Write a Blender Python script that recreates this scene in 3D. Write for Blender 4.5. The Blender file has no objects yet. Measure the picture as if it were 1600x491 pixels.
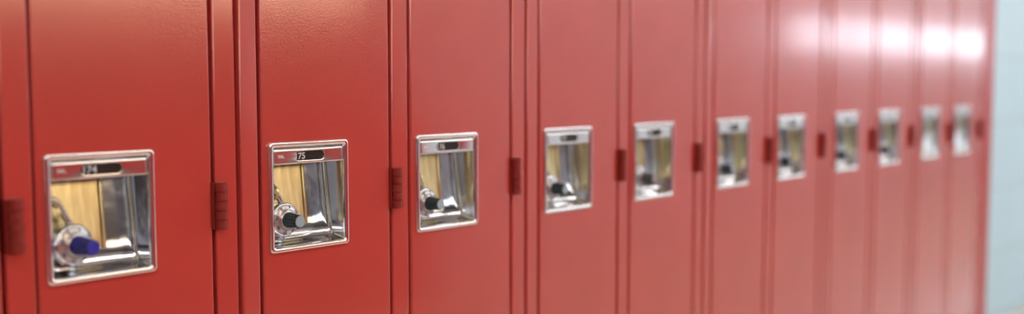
import bpy, bmesh, math, random
from mathutils import Vector, Matrix
C = bpy.context.scene.collection
random.seed(4)
Z0 = 0.95            # height of the handle plates' lower edge above the floor

# ---------------------------------------------------------------- materials
def mat(name, col, rough=.4, metal=0., **kw):
    m = bpy.data.materials.new(name); m.use_nodes = True
    b = m.node_tree.nodes['Principled BSDF']
    b.inputs['Base Color'].default_value = (*col, 1)
    b.inputs['Roughness'].default_value = rough
    b.inputs['Metallic'].default_value = metal
    for k, v in kw.items(): b.inputs[k.replace('_', ' ')].default_value = v
    return m
def bump(m, scale, strength, dist, detail=2., vec='Object', stretch=None):
    nt = m.node_tree; b = nt.nodes['Principled BSDF']
    tc = nt.nodes.new('ShaderNodeTexCoord'); n = nt.nodes.new('ShaderNodeTexNoise')
    n.inputs['Scale'].default_value = scale; n.inputs['Detail'].default_value = detail
    bp = nt.nodes.new('ShaderNodeBump'); bp.inputs['Strength'].default_value = strength
    bp.inputs['Distance'].default_value = dist
    src = tc.outputs[vec]
    if stretch:
        mp = nt.nodes.new('ShaderNodeMapping'); mp.inputs['Scale'].default_value = stretch
        nt.links.new(src, mp.inputs[0]); src = mp.outputs[0]
    nt.links.new(src, n.inputs['Vector']); nt.links.new(n.outputs['Fac'], bp.inputs['Height'])
    nt.links.new(bp.outputs[0], b.inputs['Normal'])
    return m
def mottled(m, c0, c1, scale, stretch=None, detail=4.):
    nt = m.node_tree; b = nt.nodes['Principled BSDF']
    tc = nt.nodes.new('ShaderNodeTexCoord'); n = nt.nodes.new('ShaderNodeTexNoise')
    n.inputs['Scale'].default_value = scale; n.inputs['Detail'].default_value = detail
    src = tc.outputs['Object']
    if stretch:
        mp = nt.nodes.new('ShaderNodeMapping'); mp.inputs['Scale'].default_value = stretch
        nt.links.new(src, mp.inputs[0]); src = mp.outputs[0]
    r = nt.nodes.new('ShaderNodeValToRGB')
    r.color_ramp.elements[0].position = .35; r.color_ramp.elements[1].position = .65
    r.color_ramp.elements[0].color = (*c0, 1); r.color_ramp.elements[1].color = (*c1, 1)
    nt.links.new(src, n.inputs['Vector']); nt.links.new(n.outputs['Fac'], r.inputs[0])
    nt.links.new(r.outputs[0], b.inputs['Base Color'])
    return m

RED = (.60, .066, .052)
M = {}
M['red'] = bump(mottled(mat('red_enamel', RED, .17, Specular_IOR_Level=1.0, Coat_Weight=.7, Coat_Roughness=.10), (.58, .063, .050), (.62, .069, .054), 6), 330, .32, .0006, 1.5)
M['red_jamb'] = bump(mat('red_enamel_jamb', RED, .17, Specular_IOR_Level=1.0, Coat_Weight=.7, Coat_Roughness=.10), 330, .05, .0006, 1.)
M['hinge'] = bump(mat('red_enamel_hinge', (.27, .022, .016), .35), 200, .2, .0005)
M['chrome'] = bump(mat('polished_chrome', (.74, .75, .77), .12, 1), 24, .28, .002, 2)
M['bezel'] = bump(mat('chrome_rim', (.92, .91, .93), .12, 1), 140, .12, .0006, 2, stretch=(1, 1, .15))
M['strip'] = bump(mat('chrome_number_strip', (.86, .86, .88), .16, 1), 60, .08, .001)
M['yellow'] = bump(mottled(mat('yellow_zinc', (.8, .6, .22), .28, 1), (.62, .50, .24), (.95, .86, .52), 45, (2, 2, .12)), 60, .35, .001, 3, stretch=(2, 2, .15))
M['steel'] = bump(mottled(mat('padlock_steel', (.7, .7, .7), .16, 1), (.66, .66, .68), (.80, .80, .82), 60), 60, .08, .0006)
M['dial'] = mat('dial_face', (.62, .60, .60), .28, .85)
M['ink'] = mat('dial_ink', (.06, .045, .16), .4)
M['shackle'] = mat('shackle_steel', (.55, .50, .42), .2, 1)
M['black'] = mat('number_tape', (.016, .010, .011), .35)
M['white'] = mat('number_ink', (.68, .66, .68), .5)
M['letter'] = mat('stamped_letter', (.92, .80, .80), .35, .5)
M['blue_knob'] = mat('blue_knob', (.012, .016, .22), .22, Specular_IOR_Level=.6)
M['blue_tip'] = mat('blue_knob_tip', (.035, .035, .42), .3)
M['dark_knob'] = mat('charcoal_knob', (.020, .035, .045), .25, Specular_IOR_Level=.6)
M['dark_tip'] = mat('charcoal_knob_tip', (.36, .46, .54), .4)
M['grey_knob'] = mat('grey_knob', (.08, .08, .09), .3)
M['grey_tip'] = mat('grey_knob_tip', (.42, .34, .36), .35)
M['inside'] = mat('locker_inside', (.20, .02, .015), .5)
M['filler'] = bump(mat('filler_red', (.50, .035, .03), .3), 330, .1, .0006)
M['wall_beige'] = bump(mat('wall_grey', (.10, .105, .12), .7), 60, .1, .002)
M['wall_white'] = bump(mat('wall_white', (.82, .85, .92), .6), 60, .1, .002)
M['opp_red'] = mat('wainscot_red', (.60, .055, .05), .4)
M['dark'] = mat('dark_reflect_card', (.010, .010, .013), .3)  # for the dark panels added to shape reflections
M['wframe'] = mat('window_frame', (.28, .28, .30), .4)
M['facade'] = bump(mat('sunlit_facade', (.80, .60, .40), .8), 5, .2, .01)
M['floor'] = bump(mottled(mat('vinyl_floor', (.6, .52, .42), .16), (.74, .65, .54), (.82, .73, .62), 3), 8, .05, .003)
M['ceiling'] = mat('ceiling_tile', (.8, .8, .78), .8)
g = mat('wall_block', (.60, .74, .80), .45)
nt = g.node_tree; b = nt.nodes['Principled BSDF']
tc = nt.nodes.new('ShaderNodeTexCoord'); mp = nt.nodes.new('ShaderNodeMapping'); br = nt.nodes.new('ShaderNodeTexBrick')
mp.inputs['Rotation'].default_value = (math.pi/2, 0, 0); mp.inputs['Location'].default_value = (.1, .02, 0)
br.inputs['Scale'].default_value = 1; br.inputs['Brick Width'].default_value = .6; br.inputs['Row Height'].default_value = .325
br.inputs['Mortar Size'].default_value = .006; br.inputs['Mortar Smooth'].default_value = .5
br.inputs['Color1'].default_value = (.62, .84, .97, 1); br.inputs['Color2'].default_value = (.64, .86, .98, 1)
br.inputs['Mortar'].default_value = (.52, .70, .80, 1)
nt.links.new(tc.outputs['Object'], mp.inputs[0]); nt.links.new(mp.outputs[0], br.inputs['Vector'])
nt.links.new(br.outputs['Color'], b.inputs['Base Color'])
M['block'] = g
def emit(name, col, s):
    m = bpy.data.materials.new(name); m.use_nodes = True; nt = m.node_tree
    nt.nodes.remove(nt.nodes['Principled BSDF']); e = nt.nodes.new('ShaderNodeEmission')
    e.inputs[0].default_value = (*col, 1); e.inputs[1].default_value = s
    nt.links.new(e.outputs[0], nt.nodes['Material Output'].inputs[0]); return m
M['fill_lamp'] = emit('fill_glow', (1, .96, .93), 12)  # glow of the added ceiling lights

# ---------------------------------------------------------------- mesh helpers
def rr(x0, x1, z0, z1, r, y, n=5):
    """rounded rectangle ring in an XZ plane, counter-clockwise seen from -y"""
    r = max(min(r, (x1-x0)/2, (z1-z0)/2), 1e-5); P = []
    for cx, cz, a0 in ((x1-r, z0+r, -90), (x1-r, z1-r, 0), (x0+r, z1-r, 90), (x0+r, z0+r, 180)):
        for i in range(n+1):
            a = math.radians(a0 + 90*i/n); P.append((cx+r*math.cos(a), y, cz+r*math.sin(a)))
    return P
def loft(bm, rings, cap0=False, cap1=False, mi=0):
    R = [[bm.verts.new(p) for p in r] for r in rings]; n = len(R[0])
    for a, b_ in zip(R, R[1:]):
        for i in range(n):
            f = bm.faces.new((a[i], a[(i+1) % n], b_[(i+1) % n], b_[i])); f.material_index = mi
    if cap0: bm.faces.new(list(reversed(R[0]))).material_index = mi
    if cap1: bm.faces.new(R[-1]).material_index = mi
def box(bm, x0, x1, y0, y1, z0, z1, bev=0):
    """box with rounded edges on the -y side (or plain)"""
    if bev:
        c = bev
        E = [(c*(1-math.sin(t)), c*(1-math.cos(t))) for t in [math.radians(q) for q in (90, 72, 56, 42, 29, 17, 8, 0)]]
        loft(bm, [rr(x0, x1, z0, z1, .0004, y1, 1)] + [rr(x0+i, x1-i, z0+i, z1-i, .0004, y0+y, 1) for i, y in E] + [
                  rr(x0+1.4*c, x1-1.4*c, z0+1.4*c, z1-1.4*c, .0008, y0, 1)], True, True)
    else:
        r = bmesh.ops.create_cube(bm, size=1)
        bmesh.ops.transform(bm, matrix=Matrix.Translation(((x0+x1)/2, (y0+y1)/2, (z0+z1)/2)) @ Matrix.Diagonal((x1-x0, y1-y0, z1-z0, 1)), verts=r['verts'])
def turn(bm, prof, cx, cz, n=40, mi=None):
    """lathe about an axis along y: prof = [(radius, y)...]"""
    rings = [[(cx+r*math.cos(2*math.pi*i/n), y, cz+r*math.sin(2*math.pi*i/n)) for i in range(n)] for r, y in prof]
    loft(bm, rings, True, True, mi or 0)
def tube(bm, pts, r, n=12):
    rings = []; up = Vector((0, 1, 0))
    for i, p in enumerate(pts):
        p = Vector(p); a = Vector(pts[max(i-1, 0)]); c = Vector(pts[min(i+1, len(pts)-1)])
        t = (c-a).normalized(); u = t.cross(up).normalized(); v = t.cross(u)
        rings.append([tuple(p+u*(r*math.cos(2*math.pi*k/n))+v*(r*math.sin(2*math.pi*k/n))) for k in range(n)])
    loft(bm, rings, True, True)
def mesh(name, bm, *mats, angle=38):
    bmesh.ops.recalc_face_normals(bm, faces=bm.faces)
    for f in bm.faces: f.smooth = True
    for e in bm.edges:
        e.smooth = len(e.link_faces) != 2 or e.calc_face_angle(0) < math.radians(angle)
    me = bpy.data.meshes.new(name); bm.to_mesh(me); bm.free()
    for m in mats: me.materials.append(m)
    return me
def link(name, me, parent=None, loc=(0, 0, 0)):
    o = bpy.data.objects.new(name, me); C.objects.link(o); o.parent = parent; o.location = loc
    return o
def text_mesh(name, s, size, m, depth=.0003):
    cu = bpy.data.curves.new(name, 'FONT'); cu.body = s; cu.size = size; cu.extrude = depth; cu.align_x = 'LEFT'
    cu.offset = size*.022
    t = bpy.data.objects.new(name, cu); C.objects.link(t); bpy.context.view_layer.update()
    me = bpy.data.meshes.new_from_object(t.evaluated_get(bpy.context.evaluated_depsgraph_get()))
    bpy.data.objects.remove(t); bpy.data.curves.remove(cu)
    me.transform(Matrix.Rotation(math.pi/2, 4, 'X')); me.materials.clear(); me.materials.append(m); me.name = name
    return me
def struct(name, bm, m, cat=None):
    o = link(name, mesh(name, bm, m)); o['kind'] = 'structure'; return o

# ---------------------------------------------------------------- locker meshes (x = 0 at the handle plate's left edge)
W, H = .147, .167            # handle plate
DX0, DX1 = -.010, .235       # door
ZT = 1.83
def door_mesh():
    bm = bmesh.new(); a, b_, z0, z1 = DX0, DX1, .095, 1.79
    hx0, hx1, hz0, hz1 = .006, .141, Z0+.006, Z0+.161
    c = .0034; E = [(c*(1-math.sin(t)), c*(1-math.cos(t))) for t in [math.radians(q) for q in (90, 72, 56, 42, 29, 17, 8, 0)]]
    loft(bm, [rr(a, b_, z0, z1, .001, .018)] + [rr(a+i, b_-i, z0+i, z1-i, .001, y) for i, y in E] +
             [rr(a+c+.001, b_-c-.001, z0+c+.001, z1-c-.001, .001, 0),
              rr(hx0, hx1, hz0, hz1, .003, 0), rr(hx0, hx1, hz0, hz1, .003, .018)])
    # back pan around the recess
    loft(bm, [rr(a, b_, z0, z1, .001, .018), rr(hx0, hx1, hz0, hz1, .003, .018)])
    return mesh('door', bm, M['red'])
LEAN = .11
def lean(pts):            # the back of the cup leans: its foot stands further forward
    return [(x, y+LEAN*(z-Z0-.085)*max(0, min(1, y/.030)), z) for x, y, z in pts]
def handle_mesh():
    bm = bmesh.new(); z = Z0; c = .006
    R = [rr(0, W, z, z+H, c, .0), rr(0, W, z, z+H, c, -.0030), rr(.0004, W-.0004, z+.0004, z+H-.0004, c, -.0042),
         rr(.0013, W-.0013, z+.0013, z+H-.0013, c, -.0052), rr(.0026, W-.0026, z+.0026, z+H-.0026, c-.001, -.0056),
         rr(.0050, W-.0050, z+.0050, z+H-.0050, c-.002, -.0054), rr(.0072, W-.0072, z+.0070, z+H-.0070, .0035, -.0044),
         rr(.0086, W-.0082, z+.0080, z+H-.0080, .003, -.0026), rr(.0090, W-.0090, z+.0085, z+H-.0085, .003, -.0005)]
    loft(bm, R)
    # pressed cup: left, right, bottom, top sides each slope in and turn into the flat back
    x0, x1, z0, z1 = .0090, W-.0090, z+.0085, z+H-.0085
    rings = [rr(x0, x1, z0, z1, .003, -.0005)]
    N = 7
    for i in range(1, N+1):
        t = i/N; rings.append(rr(x0+.003*t, x1-.0022*t, z0+.002*t, z1-.003*t, .003+.005*t, .030*t))
    X0, X1, ZA, ZB = x0+.003, x1-.0022, z0+.002, z1-.003
    for i in range(1, 9):
        a = math.pi/2*i/8; s = 1-math.cos(a)
        rings.append(rr(X0+.006*s, X1-.0100*s, ZA+.034*s, ZB-.008*s, .008, .030+.015*math.sin(a)))
    rings.append(rr(X0+.008, X1-.0125, ZA+.038, ZB-.010, .007, .045))
    rings = [lean(r) for r in rings]
    loft(bm, rings, False, True, 1)
    return mesh('recessed_handle', bm, M['bezel'], M['chrome'])
def plate_mesh():
    bm = bmesh.new(); x0, x1 = .0098, W-.0098; z0, z1 = Z0+.1325, Z0+.1565
    sx0, sx1, sz0, sz1 = .0475, .1015, Z0+.1380, Z0+.1510
    loft(bm, [rr(x0, x1, z0, z1, .002, .004, 6), rr(x0, x1, z0, z1, .002, -.0004, 6), rr(x0+.0003, x1-.0003, z0+.0003, z1-.0006, .002, -.0014, 6),
              rr(x0+.001, x1-.001, z0+.0012, z1-.0018, .002, -.0024, 6), rr(x0+.0018, x1-.0018, z0+.0022, z1-.0030, .0015, -.0028, 6),
              rr(x0+.0028, x1-.0028, z0+.0030, z1-.0040, .0015, -.0028, 6),
              rr(sx0-.0018, sx1+.0018, sz0-.0018, sz1+.0018, .0083, -.0028, 6), rr(sx0-.0008, sx1+.0008, sz0-.0008, sz1+.0008, .0073, -.0026, 6),
              rr(sx0, sx1, sz0, sz1, .0065, -.0014, 6), rr(sx0, sx1, sz0, sz1, .0065, .001, 6)])
    return mesh('number_plate', bm, M['strip'])
def tape_mesh():
    bm = bmesh.new(); box(bm, .040, .109, .0006, .0022, Z0+.1345, Z0+.1545); return mesh('number_tape', bm, M['black'])
def latch_mesh():
    bm = bmesh.new(); z = Z0
    box(bm, .020, .0903, .0405, .0440, z+.036, z+.140, .002)
    box(bm, .0905, .0955, .0390, .0445, z+.034, z+.140, .002)       # rolled bright edge
    for v in bm.verts: v.co = lean([tuple(v.co)])[0]
    return mesh('latch_plate', bm, M['yellow'])
def staple_mesh():
    bm = bmesh.new(); z = Z0+.091
    pts = [(.021, .043, z)] + [(.021+.0, .030-.010*math.sin(a), z-.010*math.cos(a)+.0) for a in ()]
    z -= .001; pts = [(.020, .043, z+.009), (.020, .014, z+.009)] + [(.020, .014-.009*math.sin(a), z+.009*math.cos(a)) for a in [math.pi*i/10 for i in range(1, 10)]] + [(.020, .014, z-.009), (.020, .043, z-.009)]
    R = []
    for i, p in enumerate(pts):
        p = Vector(p); t = (Vector(pts[min(i+1, len(pts)-1)])-Vector(pts[max(i-1, 0)])).normalized()
        u = Vector((1, 0, 0)); v = t.cross(u)
        R.append([tuple(p+u*(.0022*math.cos(2*math.pi*k/10))+v*(.0022*math.sin(2*math.pi*k/10))) for k in range(10)])
    loft(bm, R, True, True)
    return mesh('staple', bm, M['yellow'])
def knuckle_mesh(odd):
    bm = bmesh.new(); n = 28; h = .0134; r = .0088 if odd else .0094
    pr = [(r-.0012, 0), (r, .0010), (r, h-.0010), (r-.0012, h)]
    loft(bm, [[(rad*math.cos(2*math.pi*i/n), rad*math.sin(2*math.pi*i/n), z) for i in range(n)] for rad, z in pr], True, True)
    return mesh('knuckle', bm, M['hinge'])
def leaf_mesh():
    bm = bmesh.new()
    box(bm, .2338, .2362, -.004, .017, Z0+.0475, Z0+.1145); return mesh('hinge', bm, M['hinge'])
def jamb_mesh(x0, x1, tilt=0):
    bm = bmesh.new(); box(bm, x0, x1, 0, .030, 0.0, ZT, .0028)
    if tilt: bmesh.ops.rotate(bm, cent=(x1, .0, 0), matrix=Matrix.Rotation(math.radians(tilt), 3, 'Z'), verts=bm.verts)
    return mesh('jamb', bm, M['red_jamb'])
def cabinet_mesh(x0, x1):
    bm = bmesh.new(); t = .0012; y0, y1 = .031, .385
    box(bm, x0, x0+t, y0, y1, 0, ZT-.001); box(bm, x1-t, x1, y0, y1, 0, ZT-.001)
    box(bm, x0+t, x1-t, y1-t, y1, 0, ZT-.001)
    box(bm, x0+t, x1-t, y0, y1-t, .09, .09+t); box(bm, x0+t, x1-t, y0, y1-t, 1.50, 1.50+t)
    box(bm, x0+t, x1-t, y0, y1-t, ZT-.001-t, ZT-.001)
    box(bm, DX0-.002, .241, .004, y0-.001, 1.795, ZT); box(bm, DX0-.002, .241, .004, y0-.001, 0, .088)   # header and toe rail
    box(bm, DX0-.002, DX0+.010, .020, y0-.0005, .09, 1.79)      # door stop on the lock side
    box(bm, .227, .2415, .020, y0-.0005, .09, 1.79)
    return mesh('cabinet', bm, M['inside'])

me = dict(door=door_mesh(), handle=handle_mesh(), plate=plate_mesh(), tape=tape_mesh(), latch=latch_mesh(), staple=staple_mesh(),
          kn0=knuckle_mesh(0), kn1=knuckle_mesh(1), leaf=leaf_mesh(), jamb=jamb_mesh(.2405, .2755), jamb2=jamb_mesh(-.047, -.0155, 6), jamb3=jamb_mesh(-.0468, -.0155, 1.5),
          cab=cabinet_mesh(-.014, .277), cab2=cabinet_mesh(-.0495, .277), cab3=cabinet_mesh(-.0495, .270), mark=text_mesh('maker_lettering', 'SML.', .0062, M['letter']))

def copy_tree(o, parent=None):
    c = o.copy(); C.objects.link(c); c.parent = parent
    for ch in [x for x in bpy.data.objects if x.parent == o]: copy_tree(ch, c)
    return c
def make_locker():
    t = bpy.data.objects.new('locker', None); C.objects.link(t); t['category'] = 'locker'
    t.empty_display_size = .1
    link('cabinet', me['cab'], t); link('jamb', me['jamb'], t)
    d = link('door', me['door'], t)
    h = link('recessed_handle', me['handle'], d); h['label'] = 'chrome recessed handle cup'
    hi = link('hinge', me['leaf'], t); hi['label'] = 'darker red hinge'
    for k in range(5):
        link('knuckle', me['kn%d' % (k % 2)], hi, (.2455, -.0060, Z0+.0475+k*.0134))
    p = link('number_plate', me['plate'], t); p['label'] = 'chrome number plate with oval slot'
    link('number_tape', me['tape'], p); link('maker_lettering', me['mark'], p, (.0165, -.0031, Z0+.1428))
    l = link('latch_plate', me['latch'], t); l['label'] = 'yellow metal latch plate'
    link('staple', me['staple'], l)
    return t
proto = make_locker()
XS = [-.2885, 0, .328, .619, .947, 1.238, 1.566, 1.857, 2.185, 2.476, 2.804, 3.095]
LBL = ['red locker cut off at the left edge, only its door edge and hinge showing',
       'leftmost full red locker, holding the padlock with the blue knob',
       'red locker numbered 175, in sharp focus, with dark knobbed padlock',
       'red locker numbered 176, directly right of locker 175',
       'blurred red locker, fourth handle cup from the left',
       'blurred red locker, fifth handle cup from the left',
       'blurred red locker, sixth handle cup from the left, dark reflection in its cup',
       'blurred red locker, seventh handle cup from the left',
       'blurred red locker with the fourth handle cup from the far right end of the row',
       'blurred red locker with the third handle cup from the far right end of the row',
       'blurred red locker, second to last before the pale blue wall',
       'last red locker of the row, beside the red filler and pale blue wall']
NX = {173: 0, 174: -.0035, 175: -.0035}
lockers = []
for i, X in enumerate(XS):
    o = proto if i == 0 else copy_tree(proto)
    o.location = (X, 0, 0); o['label'] = LBL[i]; o['group'] = 'row of red school lockers'; lockers.append(o)
for i, o in enumerate(lockers):
    kids = [x for x in bpy.data.objects if x.parent == o]
    if i == 0: [k for k in kids if k.name.startswith('hinge')][0].location.x = .006
    if i % 2 == 0:
        link('jamb', me['jamb2' if i < 4 else 'jamb3'], o)
        [k for k in kids if k.name.startswith('cabinet')][0].data = me['cab2'] if i else me['cab3']
    p = [k for k in kids if k.name.startswith('number_plate')][0]
    n = 173+i
    link('number', text_mesh('number', str(n), .0135, M['white']), p, (.0475 if n == 175 else .0490, .0002, Z0+.1398))

# ---------------------------------------------------------------- padlocks (origin = top of the shackle)
def padlock(kind, L=0):
    t = bpy.data.objects.new('combination_padlock', None); C.objects.link(t); t['category'] = 'padlock'; t.empty_display_size = .02
    cz = -.064
    bm = bmesh.new()
    turn(bm, [(.0200, .0100), (.0232, .0092), (.0244, .0070), (.0244, -.0060), (.0236, -.0080), (.0222, -.0090), (.0200, -.0094), (.0180, -.0092), (.0170, -.0092)], 0, cz, 56)
    bo = link('body', mesh('body', bm, M['steel']), t)
    bm = bmesh.new()
    turn(bm, [(.0212, -.0088), (.0216, -.0104), (.0206, -.0116), (.0170, -.0122), (.0125, -.0140), (.0110, -.0150)], 0, cz, 56)
    di = link('dial', mesh('dial', bm, M['dial']), t); di['label'] = 'silver dial with ring of numbers'
    bm = bmesh.new()        # printed tick marks
    for k in range(40):
        a = 2*math.pi*k/40; r0, r1 = .0128, (.0160 if k % 5 else .0166); w = .00042
        y0, y1 = -.0140, -.0126
        u = Vector((math.cos(a), 0, math.sin(a))); v = Vector((-math.sin(a), 0, math.cos(a)))
        q = [u*r0-v*w, u*r0+v*w, u*r1+v*w, u*r1-v*w]
        top = [(p.x, (y0 if j in (0, 1) else y1)-.0002, p.z+cz) for j, p in enumerate(q)]
        bot = [(p.x, (y0 if j in (0, 1) else y1)+.0006, p.z+cz) for j, p in enumerate(q)]
        loft(bm, [bot, top], True, True)
    link('tick_marks', mesh('tick_marks', bm, M['ink']), di)
    for k in range(8):
        s = str(k*5); a = math.pi/2 - 2*math.pi*k/8
        nm = nums[k]
        o = link('dial_number', nm, di, (.0185*math.cos(a), -.01215, cz+.0185*math.sin(a)))
        o.rotation_euler = (0, -(a-math.pi/2), 0)
    bm = bmesh.new(); n = 48; km, kt = kind
    rings = []
    for r, y, am in ((.0112, -.0146, 0), (.0114, -.0165, 0), (.0106, -.0195, .02), (.0096, -.0220, .05), (.0088, -.0330-L, .06), (.0084, -.0395-L, .05)):
        rings.append([((r*(1+am*math.cos(16*2*math.pi*i/n)))*math.cos(2*math.pi*i/n), y, cz+(r*(1+am*math.cos(16*2*math.pi*i/n)))*math.sin(2*math.pi*i/n)) for i in range(n)])
    loft(bm, rings, True, False)
    kn = link('knob', mesh('knob', bm, km), t)
    bm = bmesh.new(); turn(bm, [(.0083, -.0390-L), (.0083, -.0400-L), (.0072, -.0408-L), (.0060, -.0406-L)], 0, cz, 32)
    link('knob_cap', mesh('knob_cap', bm, kt), kn)
    bm = bmesh.new(); hw = .0125
    pts = [(-hw, .0005, cz+.018), (-hw, .0005, -.0235)] + [(-hw*math.cos(a), .0005, -.0145+(hw)*math.sin(a)) for a in [math.pi*i/14 for i in range(15)]] + [(hw, .0005, -.0235), (hw, .0005, cz+.018)]
    R = []; r = .0042
    for i, p in enumerate(pts):
        p = Vector(p); tt = (Vector(pts[min(i+1, len(pts)-1)])-Vector(pts[max(i-1, 0)])).normalized()
        u = Vector((0, 1, 0)); v = tt.cross(u)
        R.append([tuple(p+u*(r*math.cos(2*math.pi*k/14))+v*(r*math.sin(2*math.pi*k/14))) for k in range(14)])
    loft(bm, R, True, True)
    link('shackle', mesh('shackle', bm, M['shackle']), t)
    return t
nums = []
for k in range(8):
    m_ = text_mesh('dial_number', str(k*5), .0066, M['ink'], .0002)
    xs = [v.co.x for v in m_.vertices]; zs = [v.co.z for v in m_.vertices]
    m_.transform(Matrix.Translation((-(min(xs)+max(xs))/2, 0, -(min(zs)+max(zs))/2))); nums.append(m_)
blue = padlock((M['blue_knob'], M['blue_tip']), .005); dark = padlock((M['dark_knob'], M['dark_tip'])); grey = padlock((M['grey_knob'], M['grey_tip']))
PL = [(blue, 1, 'silver combination padlock with blue knob in the leftmost full locker handle', .0205, -31),
      (dark, 2, 'silver padlock with dark knob and numbered dial, in the handle of locker 175', .013, -32),
      (None, 3, 'dark knobbed padlock in the handle of locker 176', .013, -30),
      (None, 4, 'blurred padlock with dark knob in the fourth handle cup from the left', .013, -30),
      (grey, 5, 'blurred padlock with greyish pink knob in the fifth handle cup from the left', .020, -30),
      (None, 6, 'blurred padlock in the sixth handle cup from the left', .015, -30),
      (None, 7, 'blurred padlock in the seventh handle cup from the left', .014, -32),
      (None, 8, 'blurred padlock in the eighth handle cup from the left', .013, -31),
      (None, 9, 'blurred padlock in the ninth handle cup, third from the far right end', .016, -31)]
for src, i, lab, dx, ang in PL:
    o = src or copy_tree(dark)
    if i == 9 and not src: pass
    yaw_ = 9 if i == 1 else 5; k_ = 1.12 if i == 1 else 1.08; a_ = math.radians(yaw_)
    rot = Matrix.Rotation(a_, 3, 'Z') @ Matrix.Rotation(math.radians(ang), 3, 'Y')
    off = rot @ Vector((0, 0, -.064*k_))
    o.location = Vector((XS[i]+dx+(.0205 if i == 1 else .0265 if i == 2 else .0245 if i == 3 else .0285), .0395-.0122*k_-.027*math.sin(a_), Z0+.0465)) - off; o.rotation_euler = rot.to_euler(); o.scale = (k_,)*3
    o['label'] = lab; o['group'] = 'padlocks on the lockers'

# ---------------------------------------------------------------- end filler of the locker row
t = bpy.data.objects.new('filler_panel', None); C.objects.link(t); t['category'] = 'filler panel'; t.location = (3.378, 0, 0)
t['label'] = 'plain red filler strip closing the far right end of the locker row'
bm = bmesh.new(); box(bm, .0, .118, .004, .022, 0, ZT, .0028); link('face', mesh('face', bm, M['filler']), t)
bm = bmesh.new(); box(bm, .100, .117, .0225, .385, 0, ZT); link('side', mesh('side', bm, M['filler']), t)

# ---------------------------------------------------------------- the corridor
XA, XB, YO, HC = -4.0, 17.0, -3.0, 2.9
def wall(name, m, *boxes):
    bm = bmesh.new()
    for b_ in boxes: box(bm, *b_)
    return struct(name, bm, m)
wall('floor', M['floor'], (XA-.2, XB+.2, YO-.2, .6, -.1, 0))
wall('ceiling', M['ceiling'], (XA-.2, XB+.2, YO-.2, .6, HC, HC+.1))
wall('wall_back', M['block'], (XA, XB, .40, .55, 0, HC))
wall('wall_left', M['wframe'], (XA-.15, XA, YO, .40, 0, HC))
wall('wall_right', M['wall_white'], (XB, XB+.15, YO, .40, 0, HC))
# opposite wall: bright clerestory windows over a red dado, then white wall, far windows; added panels shape the cup reflections
W1 = (-1.2, 3.05, 1.52, 2.05); W2 = (7.6, 16.0, 1.44, 1.83); W_FILL = (3.4, 16.0, 2.42, 2.84); YB = YO-.2
wall('wall_front', M['wall_beige'], (XA, W1[1]+.1, YB, YO, 0, W1[2]), (XA, W1[0], YB, YO, W1[2], HC), (XA, W1[1]+.1, YB, YO, W1[3], HC), (W1[1], W1[1]+.1, YB, YO, W1[2], W1[3]))
wall('wall_front_far', M['wall_white'], (W1[1]+.1, XB, YB, YO, 0, W2[2]), (W1[1]+.1, W2[0], YB, YO, W2[2], W2[3]),
     (W2[1], XB, YB, YO, W2[2], W2[3]), (W1[1]+.1, XB, YB, YO, W2[3], W_FILL[2]), (W1[1]+.1, W_FILL[0], YB, YO, W_FILL[2], HC), (W_FILL[1], XB, YB, YO, W_FILL[2], HC), (W_FILL[0], W_FILL[1], YB, YO, W_FILL[3], HC))
wall('trim_1', M['opp_red'], (-2.3, W1[1]+.08, YO+.001, YO+.30, 0.001, 1.0))
wall('reflect_card_white', M['wall_white'], (-1.56, -1.02, YO+.001, YO+.03, 1.02, 1.5), (-3.95, -2.32, YO+.001, YO+.03, .001, 2.3))  # white panels added out of view to brighten reflections in the handle cups
wall('reflect_card_dark', M['dark'], (-2.26, -1.62, YO+.001, YO+.05, 1.02, 2.0))  # unseen dark panel, added so the cups mirror something dark
wall('reflect_card_left', M['dark'], (XA+.001, XA+.05, -2.9, -1.3, .001, 2.1))  # another added dark panel, out of view, to darken cup reflections
def window(n, w, k):
    bm = bmesh.new(); x0, x1, z0, z1 = w; y0, y1 = YO-.14, YO-.09; t = .04
    box(bm, x0, x1, y0, y1, z0, z0+t); box(bm, x0, x1, y0, y1, z1-t, z1)
    for i in range(k+1):
        x = x0+(x1-x0-t)*i/k; box(bm, x, x+t, y0, y1, z0+t, z1-t)
    struct('window_%d' % n, bm, M['wframe'])
window(1, W1, 4); window(2, W2, 6); window(3, W_FILL, 10)  # the third, high band is added out of view to brighten the far wall
for i, x in enumerate((-2.8, -1.4, 0., 1.4, 2.8, 4.1, 5.1, 6.6, 8.1, 9.6, 11.1, 13.)):  # ceiling lights added out of view to fill the corridor with light
    bm = bmesh.new(); yl = -1.6 if x < 3 else -2.1; box(bm, x-.6, x+.6, yl-.15, yl+.15, HC-.07, HC)
    t = link('added_ceiling_light', mesh('added_ceiling_light', bm, M['ceiling']))
    t['category'] = 'ceiling light'; t['group'] = 'added corridor fill lights'; t['label'] = 'added unseen ceiling light that brightens the corridor'
    bm = bmesh.new(); box(bm, x-.57, x+.57, yl-.13, yl+.13, HC-.085, HC-.0705); link('fill_diffuser', mesh('fill_diffuser', bm, M['fill_lamp']), t)
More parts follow.
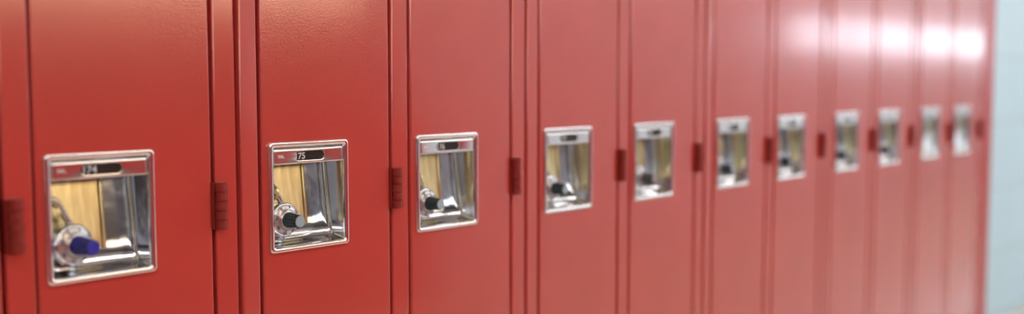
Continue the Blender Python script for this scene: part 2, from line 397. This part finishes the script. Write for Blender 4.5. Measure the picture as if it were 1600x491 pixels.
# outside
wall('ground', M['facade'], (-12, 20, -20, YB-.05, -.3, -.11))
wall('added_facade', M['facade'], (-2.5, 13.0, -11.3, -11, -.1, 9))  # unseen facade added outside to give the doors a beige reflection

# ---------------------------------------------------------------- daylight
w = bpy.data.worlds.new('sky'); bpy.context.scene.world = w; w.use_nodes = True
bg = w.node_tree.nodes['Background']; bg.inputs[0].default_value = (.80, .90, 1.0, 1); bg.inputs[1].default_value = 8
s = bpy.data.lights.new('sun', 'SUN'); s.energy = 5; s.angle = .02; s.color = (1, .93, .82)
so = bpy.data.objects.new('sun', s); C.objects.link(so)
so.rotation_euler = Vector((.25, -1, -.75)).to_track_quat('-Z', 'Y').to_euler()
for wn in (W1, W2, W_FILL):
    l = bpy.data.lights.new('daylight_portal', 'AREA'); l.shape = 'RECTANGLE'; l.size = wn[1]-wn[0]; l.size_y = wn[3]-wn[2]
    l.cycles.is_portal = True
    lo = bpy.data.objects.new('daylight_portal', l); C.objects.link(lo)
    lo.location = ((wn[0]+wn[1])/2, YB-.02, (wn[2]+wn[3])/2); lo.rotation_euler = (math.pi/2, 0, math.pi)

# ---------------------------------------------------------------- camera
cam = bpy.data.cameras.new('camera'); co = bpy.data.objects.new('camera', cam); C.objects.link(co)
cam.sensor_width = 36; cam.lens = 36*1600/1600
yaw, pit = .8189, .0761
co.location = (-.4084*1.3, -1.3, Z0+.201*1.3)
fw = Vector((math.sin(yaw)*math.cos(pit), math.cos(yaw)*math.cos(pit), -math.sin(pit)))
co.rotation_euler = fw.to_track_quat('-Z', 'Y').to_euler()
cam.dof.use_dof = True; cam.dof.focus_distance = (Vector((.40, 0, Z0+.08))-co.location).dot(fw); cam.dof.aperture_fstop = 1.25
cam.clip_start = .05
sc = bpy.context.scene; sc.camera = co
sc.view_settings.view_transform = 'Standard'; sc.view_settings.look = 'None'; sc.view_settings.gamma = 1
sc.view_settings.exposure = -0.25; sc.view_settings.use_curve_mapping = False
sc.cycles.use_denoising = True; sc.cycles.max_bounces = 10; sc.cycles.glossy_bounces = 6; sc.cycles.sample_clamp_indirect = 8
